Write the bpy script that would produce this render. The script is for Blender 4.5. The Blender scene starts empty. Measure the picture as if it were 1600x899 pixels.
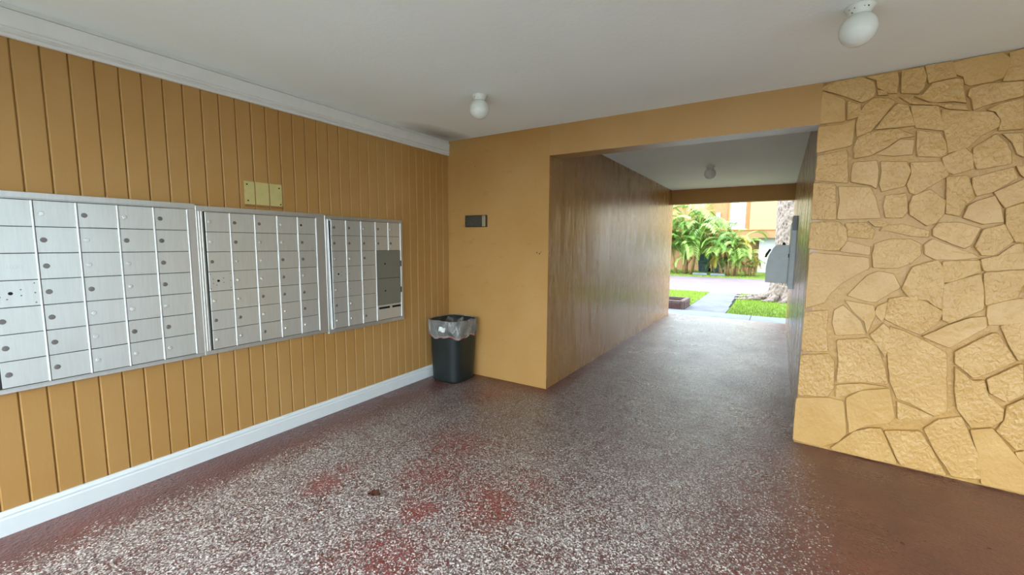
import bpy, bmesh, math, random
import numpy as np
from mathutils import Vector, Matrix

rnd = random.Random(7)
SC = bpy.context.scene
COL = SC.collection

# ---------------------------------------------------------------- camera
cam_d = bpy.data.cameras.new('camera')
cam = bpy.data.objects.new('camera', cam_d)
COL.objects.link(cam)
SC.camera = cam
cam_d.sensor_width = 36.0
cam_d.lens = 36.0 * 658.554 / 1600.0
cam_d.clip_end = 300
_R = Vector((0.84560795, 0.53375327, 0.00739224))
_U = Vector((-0.06226709, 0.08487514, 0.99444408))
_F = Vector((-0.53016036, 0.84137011, -0.10500636))
_m = Matrix((_R, _U, -_F)).transposed().to_4x4()
_m.translation = Vector((0, 0, 1.5))
cam.matrix_world = _m

# ---------------------------------------------------------------- sky, sun, exposure
world = bpy.data.worlds.new('overcast_sky')
SC.world = world
world.use_nodes = True
wn = world.node_tree.nodes
wl = world.node_tree.links
wn.clear()
w_out = wn.new('ShaderNodeOutputWorld')
w_bg = wn.new('ShaderNodeBackground')
w_tc = wn.new('ShaderNodeTexCoord')
w_sep = wn.new('ShaderNodeSeparateXYZ')
w_ramp = wn.new('ShaderNodeValToRGB')
wl.new(w_tc.outputs['Generated'], w_sep.inputs[0])
wl.new(w_sep.outputs['Z'], w_ramp.inputs[0])
w_ramp.color_ramp.elements[0].position = 0.0
w_ramp.color_ramp.elements[0].color = (0.82, 0.93, 1.0, 1)
w_ramp.color_ramp.elements[1].position = 1.0
w_ramp.color_ramp.elements[1].color = (0.72, 0.84, 1.0, 1)
wl.new(w_ramp.outputs[0], w_bg.inputs[0])
w_bg.inputs[1].default_value = SKY = 3.4
wl.new(w_bg.outputs[0], w_out.inputs[0])

# overcast: the sky alone lights the place
SC.view_settings.view_transform = 'Standard'
SC.view_settings.look = 'None'
SC.view_settings.gamma = 1.0
SC.view_settings.use_curve_mapping = False
SC.view_settings.exposure = 1.56

# ---------------------------------------------------------------- dimensions (metres)
XL, YB, ZC = -3.2457, 3.763, 2.634          # left wall, back wall, ceiling
XP, XS, YE = -1.9482, 0.19, 9.4649          # passage left wall, passage right wall, passage end
ZH, ZPC, ZEB = 2.3515, 2.609, 2.322         # front beam underside, passage ceiling, end beam underside
YO = -1.3                                    # open side behind the camera
XR = 3.3                                     # stone wall's right end

# ---------------------------------------------------------------- helpers
def srgb(r, g, b):
    f = lambda c: (c / 255 / 12.92) if c / 255 <= 0.04045 else ((c / 255 + 0.055) / 1.055) ** 2.4
    return (f(r), f(g), f(b), 1.0)

class MB:
    """collects geometry, build() links it as one mesh object"""
    def __init__(s): s.v = []; s.f = []
    def add(s, vs, fs):
        o = len(s.v); s.v += [tuple(v) for v in vs]; s.f += [tuple(i + o for i in f) for f in fs]
    def box(s, a, b):
        x0, y0, z0 = a; x1, y1, z1 = b
        s.add([(x0,y0,z0),(x1,y0,z0),(x1,y1,z0),(x0,y1,z0),(x0,y0,z1),(x1,y0,z1),(x1,y1,z1),(x0,y1,z1)],
              [(0,3,2,1),(4,5,6,7),(0,1,5,4),(1,2,6,5),(2,3,7,6),(3,0,4,7)])
    def prism(s, prof, a, b, axes):
        """closed profile [(p,q)] swept between a and b; axes(p,q,t)->xyz"""
        n = len(prof)
        s.add([axes(p, q, a) for p, q in prof] + [axes(p, q, b) for p, q in prof],
              [(i, (i+1) % n, n + (i+1) % n, n + i) for i in range(n)] + [tuple(range(n))[::-1], tuple(range(n, 2*n))])
    def lathe(s, prof, c=(0,0,0), n=28, shape=None):
        vs = []; fs = []
        for r, z in prof:
            for k in range(n):
                t = 2*math.pi*k/n
                x, y = math.cos(t), math.sin(t)
                if shape: x, y = shape(x, y)
                vs.append((c[0]+r*x, c[1]+r*y, c[2]+z))
        for i in range(len(prof)-1):
            for k in range(n):
                fs.append((i*n+k, i*n+(k+1) % n, (i+1)*n+(k+1) % n, (i+1)*n+k))
        s.add(vs, fs)
    def tube(s, pts, rs, n=8):
        vs = []; fs = []; up = Vector((0.13, 0.07, 1)).normalized()
        for i, p in enumerate(pts):
            p = Vector(p)
            d = (Vector(pts[min(i+1, len(pts)-1)]) - Vector(pts[max(i-1, 0)])).normalized()
            a = d.cross(up)
            if a.length < .05: a = d.cross(Vector((1, 0, 0)))
            a.normalize(); b = d.cross(a)
            for k in range(n):
                t = 2*math.pi*k/n
                vs.append(p + (a*math.cos(t) + b*math.sin(t))*rs[i])
        for i in range(len(pts)-1):
            for k in range(n):
                fs.append((i*n+k, i*n+(k+1) % n, (i+1)*n+(k+1) % n, (i+1)*n+k))
        fs.append(tuple(range(n))[::-1]); fs.append(tuple(range((len(pts)-1)*n, len(pts)*n)))
        s.add(vs, fs)
    def mesh(s, name, mat, smooth=False, bevel=0, fix=True):
        me = bpy.data.meshes.new(name)
        me.from_pydata(s.v, [], s.f)
        if fix or bevel:
            bm = bmesh.new(); bm.from_mesh(me)
            bmesh.ops.recalc_face_normals(bm, faces=bm.faces)
            if bevel:
                bmesh.ops.bevel(bm, geom=bm.edges, offset=bevel, segments=1, affect='EDGES')
            bm.to_mesh(me); bm.free()
        if smooth:
            me.shade_smooth()
        me.materials.append(mat)
        return me
    def build(s, name, mat, parent=None, smooth=False, bevel=0, fix=True):
        o = bpy.data.objects.new(name, s.mesh(name, mat, smooth, bevel, fix))
        COL.objects.link(o)
        if parent: o.parent = parent
        return o

def inst(name, me, parent=None, loc=(0,0,0), rot=(0,0,0), scale=(1,1,1)):
    o = bpy.data.objects.new(name, me); COL.objects.link(o)
    if parent: o.parent = parent
    o.location = loc; o.rotation_euler = rot; o.scale = scale
    return o
def empty(name, loc, label=None, cat=None, group=None, rz=0):
    o = bpy.data.objects.new(name, None); COL.objects.link(o)
    o.location = loc; o.rotation_euler = (0, 0, rz); o.empty_display_size = .1
    return tag(o, label, cat, group)
def tag(o, label=None, cat=None, group=None, kind=None):
    if label: o['label'] = label
    if cat: o['category'] = cat
    if group: o['group'] = group
    if kind: o['kind'] = kind
    return o
def struct(o, label=None, cat=None):
    o['kind'] = 'structure'
    return tag(o, label, cat)
def kid(o, parent):
    """parent a world-space mesh to an Empty placed away from the origin"""
    o.parent = parent
    o.matrix_parent_inverse = (Matrix.Translation(parent.location) @ parent.rotation_euler.to_matrix().to_4x4()).inverted()
    return o

# ---------------------------------------------------------------- materials
class NT:
    def __init__(s, name):
        s.m = bpy.data.materials.new(name); s.m.use_nodes = True
        s.t = s.m.node_tree; s.t.nodes.clear()
        s.out = s.n('ShaderNodeOutputMaterial'); s.b = s.n('ShaderNodeBsdfPrincipled')
        s.l(s.b.outputs[0], s.out.inputs[0])
        s.geo = s.n('ShaderNodeNewGeometry'); s.P = s.geo.outputs['Position']
    def n(s, t, **k):
        x = s.t.nodes.new(t)
        for a, b in k.items(): setattr(x, a, b)
        return x
    def l(s, a, b): s.t.links.new(a, b)
    def put(s, sock, v):
        if isinstance(v, bpy.types.NodeSocket): s.l(v, sock)
        else: sock.default_value = v
    def mp(s, scale=(1,1,1), loc=(0,0,0), src=None):
        x = s.n('ShaderNodeMapping'); s.l(src or s.P, x.inputs[0])
        x.inputs['Scale'].default_value = scale; x.inputs['Location'].default_value = loc
        return x.outputs[0]
    def noise(s, sc, det=3, rough=.55, vec=None, dist=0):
        x = s.n('ShaderNodeTexNoise'); s.l(vec or s.P, x.inputs['Vector'])
        x.inputs['Scale'].default_value = sc; x.inputs['Detail'].default_value = det
        x.inputs['Roughness'].default_value = rough; x.inputs['Distortion'].default_value = dist
        return x.outputs[0]
    def vor(s, sc, vec=None, feature='F1', out='Distance', rnd_=1):
        x = s.n('ShaderNodeTexVoronoi', feature=feature); s.l(vec or s.P, x.inputs['Vector'])
        x.inputs['Scale'].default_value = sc; x.inputs['Randomness'].default_value = rnd_
        return x.outputs[out]
    def ramp(s, fac, *st, interp='LINEAR'):
        x = s.n('ShaderNodeValToRGB'); s.l(fac, x.inputs[0]); r = x.color_ramp; r.interpolation = interp
        while len(r.elements) < len(st): r.elements.new(.5)
        for e, (p, c) in zip(r.elements, st):
            e.position = p; e.color = c if isinstance(c, tuple) else (c, c, c, 1)
        return x.outputs[0]
    def mix(s, f, a, b, mode='MIX'):
        x = s.n('ShaderNodeMix', data_type='RGBA', blend_type=mode)
        s.put(x.inputs[0], f); s.put(x.inputs[6], a); s.put(x.inputs[7], b)
        return x.outputs[2]
    def math(s, op, a, b=0, c=0, clamp=False):
        x = s.n('ShaderNodeMath', operation=op, use_clamp=clamp)
        for i, v in enumerate((a, b, c)): s.put(x.inputs[i], v)
        return x.outputs[0]
    def xyz(s):
        x = s.n('ShaderNodeSeparateXYZ'); s.l(s.P, x.inputs[0]); return x.outputs
    def lin(s, v, a, b):
        """0 at a, 1 at b, clamped"""
        x = s.n('ShaderNodeMapRange'); s.l(v, x.inputs[0]); x.inputs[1].default_value = a; x.inputs[2].default_value = b
        return x.outputs[0]
    def bump(s, h, st=.3, d=.01, nrm=None):
        x = s.n('ShaderNodeBump'); s.l(h, x.inputs['Height'])
        s.put(x.inputs['Strength'], st); x.inputs['Distance'].default_value = d
        if nrm: s.l(nrm, x.inputs['Normal'])
        s.l(x.outputs[0], s.b.inputs['Normal']); return x.outputs[0]
    def set(s, col=None, rough=None, metal=None, spec=None, trans=None, alpha=None):
        for k, v in (('Base Color', col), ('Roughness', rough), ('Metallic', metal), ('Specular IOR Level', spec),
                     ('Transmission Weight', trans), ('Alpha', alpha)):
            if v is not None: s.put(s.b.inputs[k], v)
        return s.m

def plain(name, col, rough=.6, metal=0, spec=.5, var=.12, sc=9, bump=0, bsc=60):
    n = NT(name)
    dark = tuple(c*(1-var) for c in col[:3]) + (1,); lite = tuple(min(1, c*(1+var)) for c in col[:3]) + (1,)
    n.set(n.ramp(n.noise(sc, 4), (.3, dark), (.7, lite)), rough, metal, spec)
    if bump: n.bump(n.noise(bsc, 3), bump, .003)
    return n.m

WALL = srgb(204, 160, 92)
def wall_paint(name, kind):
    n = NT(name)
    big = n.noise(1.3, 4)
    c = n.mix(n.ramp(big, (.35, 0.0), (.7, 1.0)), srgb(162, 121, 64), srgb(170, 132, 78))
    if kind == 'plain':
        sc = n.noise(5, 5, .65, n.mp((1, 1, 2.2)))
        c = n.mix(n.ramp(sc, (.62, 0.0), (.75, .35)), c, srgb(130, 92, 50))
        n.set(c, .6, spec=.3)
        n.bump(n.noise(22, 4), .25, .006)
    elif kind == 'board':
        n.set(c, n.ramp(n.noise(3, 3), (.3, .5), (.7, .62)), spec=.3)
        n.bump(n.noise(60, 3, vec=n.mp((1, 1, .25))), .18, .003)
    elif kind == 'gloss':
        st = n.noise(2.6, 4, .55, n.mp((1.6, 1.6, .42)), .6)
        st2 = n.noise(9, 4, .55, n.mp((1.2, 1.2, .24)), .4)
        c = n.mix(n.ramp(st2, (.55, 0.0), (.8, .5)), srgb(152, 112, 62), srgb(118, 84, 50))
        n.set(c, n.ramp(st, (.3, .20), (.7, .34)), spec=.65)
        h = n.math('ADD', n.math('MULTIPLY', st, 1.0), n.math('MULTIPLY', st2, .5))
        n.bump(h, .5, .02)
    return n.m

def stone_paint(name, mortar=False):
    n = NT(name)
    oi = n.n('ShaderNodeObjectInfo').outputs['Random']
    rough_amt = n.ramp(oi, (0.0, .22), (.22, .30), (.30, .6), (.7, .85), (1.0, 1.0))
    h1 = n.noise(48, 2, .45, n.mp((1, 1, .7)), .9)
    h2 = n.vor(52, n.mp((1, 1, .65)), 'SMOOTH_F1')
    h3 = n.noise(90, 2)
    h = n.math('ADD', n.math('MULTIPLY', n.math('ADD', n.math('MULTIPLY', h1, 1.4), h2), rough_amt), n.math('MULTIPLY', h3, .10))
    c = n.mix(n.ramp(n.noise(6, 4), (.35, 0.0), (.7, 1.0)), srgb(175, 136, 76), srgb(185, 148, 90))
    c = n.mix(n.math('MULTIPLY', oi, .12), c, srgb(188, 150, 94))
    if mortar: c = srgb(172, 133, 72)
    n.set(c, .36, spec=.42)
    n.bump(h, .75 if not mortar else .35, .009)
    return n.m

def floor_mat():
    n = NT('worn_painted_terrazzo'); x, y, z = n.xyz()
    warp = n.noise(1.6, 5, .62)
    warp2 = n.noise(5.5, 5, .65)
    w = n.math('ADD', n.math('MULTIPLY', n.math('SUBTRACT', warp, .5), .9), n.math('MULTIPLY', n.math('SUBTRACT', warp2, .5), .5))
    # distance-based wear: the paint survives along the walls and to the right, feet have worn the middle
    dl = n.lin(n.math('ADD', n.math('ADD', x, n.math('MULTIPLY', w, .35)), 0), -2.98, -2.72)
    db = n.math('SUBTRACT', 1.0, n.lin(n.math('ADD', y, n.math('MULTIPLY', w, .45)), 3.38, 3.72))
    inpass = n.lin(x, -1.93, -1.75)
    db = n.math('MAXIMUM', db, inpass)
    dr = n.math('SUBTRACT', 1.0, n.lin(n.math('ADD', n.math('MULTIPLY', x, .8), n.math('MULTIPLY', w, .3)), -.42, .30))
    inside = n.lin(y, 3.6, 3.9)
    dpr = n.math('MAXIMUM', n.math('SUBTRACT', 1.0, inside), n.math('SUBTRACT', 1.0, n.lin(n.math('ADD', x, n.math('MULTIPLY', w, .2)), .0, .14)))
    dpl = n.lin(n.math('ADD', x, n.math('MULTIPLY', w, .2)), -1.93, -1.72)
    wear = n.math('MULTIPLY', n.math('MULTIPLY', dl, db), n.math('MULTIPLY', dr, dpr))
    wear = n.math('MULTIPLY', wear, n.math('MAXIMUM', dpl, n.math('SUBTRACT', 1.0, inside)))
    def blob(cx, cy, r):
        d = n.n('ShaderNodeVectorMath', operation='DISTANCE'); n.l(n.P, d.inputs[0]); d.inputs[1].default_value = (cx, cy, 0)
        return n.math('SUBTRACT', 1.0, n.lin(n.math('ADD', d.outputs['Value'], n.math('MULTIPLY', w, .55)), r*.05, r*1.6))
    red = blob(-1.80, 1.93, .20)
    for q in ((-1.62, 1.62, .12), (-1.52, 1.25, .22), (-1.33, 1.92, .20), (-2.35, 3.3, .25), (-1.95, 2.35, .22), (-1.2, 2.2, .12), (-2.3, 1.5, .12)):
        red = n.math('MAXIMUM', red, blob(*q))
    patch = n.math('SUBTRACT', 1.0, n.math('MULTIPLY', red, .60))
    patch = n.math('MULTIPLY', patch, n.ramp(n.noise(4.5, 5, .65), (.36, .72), (.52, 1.0)))
    # red patches left in the middle
    wear = n.math('MULTIPLY', wear, patch)
    chips = n.vor(150, out='Color')
    cs = n.n('ShaderNodeSeparateColor'); n.l(chips, cs.inputs[0])
    chips_big = n.vor(85, out='Color')
    cb = n.n('ShaderNodeSeparateColor'); n.l(chips_big, cb.inputs[0])
    stonec = n.ramp(cs.outputs[0], (0.0, srgb(62, 52, 52)), (.20, srgb(108, 92, 92)), (.42, srgb(146, 132, 128)), (.62, srgb(190, 180, 170)), (.82, srgb(236, 232, 222)), interp='CONSTANT')
    stonec = n.mix(.25, stonec, n.ramp(cb.outputs[1], (0.0, srgb(110, 90, 88)), (.6, srgb(176, 162, 154)), (.85, srgb(240, 236, 226)), interp='CONSTANT'))
    paint = n.ramp(n.noise(2.3, 5, .6), (.25, srgb(88, 50, 46)), (.5, srgb(104, 60, 52)), (.75, srgb(116, 64, 55)))
    paint = n.mix(red, paint, srgb(136, 66, 62))
    back_dark = n.math('MULTIPLY', n.lin(n.math('ADD', n.math('ADD', y, n.math('MULTIPLY', w, .8)), n.math('MULTIPLY', x, -.25)), 2.0, 3.4), .46)  # blend that makes the floor darker towards the back and passage
    stonec = n.mix(back_dark, stonec, srgb(70, 64, 66))
    paint = n.mix(n.math('MULTIPLY', back_dark, .5), paint, srgb(64, 46, 46))
    # a chip shows where its own random value is under the wear
    show = n.math('LESS_THAN', cs.outputs[1], n.math('MULTIPLY', wear, .88))
    c = n.mix(show, paint, stonec)
    # hairline crack from the wall corner
    vx = n.math('SUBTRACT', y, n.math('ADD', 3.79, n.math('MULTIPLY', n.math('ADD', x, 1.93), -.62)))
    vx = n.math('ABSOLUTE', n.math('ADD', vx, n.math('MULTIPLY', n.math('SUBTRACT', n.noise(14, 3), .5), .12)))
    ck = n.math('MULTIPLY', n.math('SUBTRACT', 1.0, n.lin(vx, .004, .014)), n.math('MULTIPLY', n.lin(x, -1.97, -1.93), n.math('SUBTRACT', 1.0, n.lin(x, -1.55, -1.45))))
    ck = n.math('MULTIPLY', ck, .85)
    c = n.mix(ck, c, srgb(40, 26, 24))
    rg = n.math('ADD', n.ramp(n.noise(1.7, 5, .65, n.mp((1, .8, 1))), (.35, .16), (.65, .36)), n.math('MULTIPLY', n.noise(60, 2), .12))
    n.set(c, rg, spec=.85)
    hb = n.math('ADD', n.math('MULTIPLY', n.vor(70), .8), n.math('MULTIPLY', n.noise(38, 3), 1.0))
    hb = n.math('ADD', hb, n.math('MULTIPLY', n.noise(8, 5, .65, n.mp((.6, 1.5, 1)), .4), 3.0))
    n.bump(hb, .5, .008)
    return n.m

def metal_door(name, base, rough, metal=.55):
    n = NT(name)
    sc = n.noise(90, 3, .6, n.mp((1, 1, .08)))
    c = n.mix(n.ramp(sc, (.3, 0.0), (.7, 1.0)), tuple(v*.92 for v in base[:3]) + (1,), base)
    sp = n.noise(320, 2)
    c = n.mix(n.ramp(sp, (.6, 0.0), (.75, .12)), c, (.2, .2, .19, 1))
    oi = n.n('ShaderNodeObjectInfo').outputs['Random']
    n.set(c, n.math('ADD', rough, n.math('MULTIPLY', oi, .05)), metal)
    return n.m

def foliage(name, a, b, rough=.4):
    n = NT(name)
    oi = n.n('ShaderNodeObjectInfo').outputs['Random']
    f = n.math('ADD', n.math('MULTIPLY', oi, .7), n.math('MULTIPLY', n.noise(6, 3), .4))
    n.set(n.ramp(f, (.2, a), (.9, b)), rough, spec=.4)
    n.b.inputs['Subsurface Weight'].default_value = 0
    return n.m

def bark_mat():
    n = NT('tree_bark')
    h = n.math('ADD', n.noise(14, 5, .65, n.mp((1, 1, .5)), .6), n.vor(16, n.mp((1, 1, .55))))
    n.set(n.ramp(h, (.5, srgb(70, 58, 50)), (.85, srgb(122, 106, 94)), (1.0, srgb(138, 124, 112))), .85)
    n.bump(h, 1.0, .06)
    return n.m

def ceiling_mat():
    n = NT('ceiling_paint'); x, y, z = n.xyz()
    c = n.mix(n.ramp(n.noise(1.1, 4), (.35, 0.0), (.7, 1.0)), srgb(236, 244, 240), srgb(240, 248, 244))
    # sooty damp stain in the far left corner
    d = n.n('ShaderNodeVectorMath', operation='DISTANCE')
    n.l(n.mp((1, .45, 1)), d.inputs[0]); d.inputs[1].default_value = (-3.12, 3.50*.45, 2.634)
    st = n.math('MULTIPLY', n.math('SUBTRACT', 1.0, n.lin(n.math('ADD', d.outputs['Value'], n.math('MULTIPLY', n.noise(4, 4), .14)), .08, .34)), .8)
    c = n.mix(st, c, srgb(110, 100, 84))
    n.set(c, .7, spec=.3)
    n.bump(n.noise(35, 4, .6), .25, .006)
    return n.m

M = dict(
    wall=wall_paint('mustard_wall_paint', 'plain'), board=wall_paint('mustard_board_paint', 'board'),
    gloss=wall_paint('glossy_mustard_paint', 'gloss'), stone=stone_paint('painted_flagstone'),
    mortar=stone_paint('painted_mortar', True), floor=floor_mat(), ceil=ceiling_mat(),
    trim=plain('white_trim_paint', srgb(214, 214, 206), .45, var=.04), base=plain('white_baseboard_paint', srgb(206, 213, 212), .35, var=.03),
    groove=plain('groove_shadow_board', srgb(150, 104, 48), .7),
    door=metal_door('brushed_aluminium_door', srgb(214, 220, 215), .34, .7),
    door_d=metal_door('darker_parcel_door', srgb(128, 128, 116), .5, .4),
    frame=metal_door('aluminium_frame', srgb(206, 210, 206), .34, .8),
    polish=metal_door('polished_divider', srgb(246, 248, 246), .45, .3),
    lock=plain('chrome_lock', srgb(214, 216, 212), .25, .5), lock_d=plain('tarnished_lock', srgb(122, 118, 114), .35, .5),
    gap=plain('grey_gap', srgb(84, 86, 80), .6),
    black=plain('black_plastic', srgb(18, 18, 18), .5), hole=plain('dark_hole', srgb(10, 9, 8), .9),
    cream=plain('bare_cream_board', srgb(184, 172, 110), .6, var=.08, sc=18),
    ghost=plain('brown_old_paint', srgb(138, 94, 48), .6),
    can=plain('dark_green_plastic', srgb(22, 31, 30), .45, var=.15, sc=14),
    porcelain=plain('white_porcelain', srgb(218, 220, 210), .3, var=.03),
    elec=plain('grey_enamel', srgb(218, 230, 232), .4, var=.05), elec_d=plain('darker_grey_enamel', srgb(150, 160, 164), .45, var=.05),
    forecourt=plain('grey_forecourt', srgb(104, 108, 98), .85, var=.15, sc=4),
    concrete=plain('pale_concrete', srgb(108, 114, 122), .75, var=.12, sc=5, bump=.3, bsc=40),
    path=plain('grey_path_concrete', srgb(92, 93, 98), .8, var=.22, sc=3.2, bump=.3, bsc=40),
    drive=plain('faded_red_asphalt', srgb(102, 88, 90), .8, var=.14, sc=.8, bump=.3, bsc=30),
    soil=plain('dark_soil', srgb(66, 56, 44), .95, var=.3, sc=20, bump=.6, bsc=50),
    brick=plain('dark_red_brick', srgb(72, 42, 40), .75, var=.2, sc=30, bump=.3),
    cap=plain('grey_brick_cap', srgb(86, 68, 62), .75, var=.15, sc=20),
    lawn=plain('lawn_soil', srgb(92, 110, 30), .95, var=.2, sc=6, bump=.5, bsc=80),
    grass=foliage('grass_blades', srgb(108, 138, 22), srgb(160, 182, 44), .5),
    leaf=foliage('palm_leaf', srgb(84, 126, 44), srgb(168, 198, 104), .38),
    leaf_y=foliage('yellowing_palm_leaf', srgb(140, 122, 44), srgb(176, 156, 66), .5),
    leaf_d=foliage('dry_palm_leaf', srgb(150, 104, 66), srgb(186, 140, 96), .7),
    stem=plain('palm_stem', srgb(128, 104, 62), .6, var=.25, sc=12),
    bark=bark_mat(),
    orange=plain('peach_facade', srgb(150, 112, 74), .8, var=.05), yellow=plain('yellow_facade', srgb(170, 146, 96), .8, var=.03),
    white=plain('white_facade', srgb(190, 192, 196), .7, var=.03), jamb=plain('brown_jamb', srgb(176, 118, 74), .7),
    bin=plain('teal_bin_plastic', srgb(44, 70, 72), .5), dleaf=plain('dead_leaf', srgb(74, 36, 16), .7, var=.6, sc=110),
    facemottle=plain('mottled_grey_face', srgb(60, 60, 50), .5, .3, var=.4, sc=90),
    endcap=plain('pale_metal_end', srgb(146, 136, 108), .45, .3),
    paper=plain('white_paper', srgb(226, 230, 228), .6), red=plain('red_tie_band', srgb(150, 58, 52), .5),
    roof=plain('roof_slab', srgb(150, 140, 130), .9),
)
def glass_globe():
    n = NT('opal_glass')
    n.set(srgb(214, 218, 208), .12, spec=.6)
    n.b.inputs['Subsurface Weight'].default_value = .25
    n.b.inputs['Subsurface Radius'].default_value = (.05, .05, .05)
    n.b.inputs['Subsurface Scale'].default_value = .3
    return n.m
M['globe'] = glass_globe()
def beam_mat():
    n = NT('beam_underside_whiter_right'); x, y, z = n.xyz()
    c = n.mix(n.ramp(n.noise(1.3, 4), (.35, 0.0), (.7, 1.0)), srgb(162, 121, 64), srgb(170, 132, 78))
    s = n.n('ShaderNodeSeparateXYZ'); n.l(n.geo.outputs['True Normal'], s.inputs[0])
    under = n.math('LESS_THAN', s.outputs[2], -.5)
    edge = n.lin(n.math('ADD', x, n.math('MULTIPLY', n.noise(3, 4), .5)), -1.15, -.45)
    c = n.mix(n.math('MULTIPLY', under, edge), c, srgb(222, 226, 222))  # underside colour turns whiter towards the right
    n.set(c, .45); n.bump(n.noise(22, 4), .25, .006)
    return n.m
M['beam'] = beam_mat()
def bag_mat():
    n = NT('clear_bag')
    n.set(srgb(196, 196, 190), .22, spec=.7)
    tr = n.n('ShaderNodeBsdfTransparent'); mx = n.n('ShaderNodeMixShader')
    f = n.ramp(n.noise(16, 4, .6, n.mp((1, 1, .35)), .8), (.35, .10), (.66, .50))
    n.l(f, mx.inputs[0]); n.l(tr.outputs[0], mx.inputs[1]); n.l(n.b.outputs[0], mx.inputs[2]); n.l(mx.outputs[0], n.out.inputs[0])
    n.bump(n.noise(30, 4, .6, n.mp((1, 1, .4)), 1.0), .9, .02)
    return n.m
M['bag'] = bag_mat()
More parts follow.
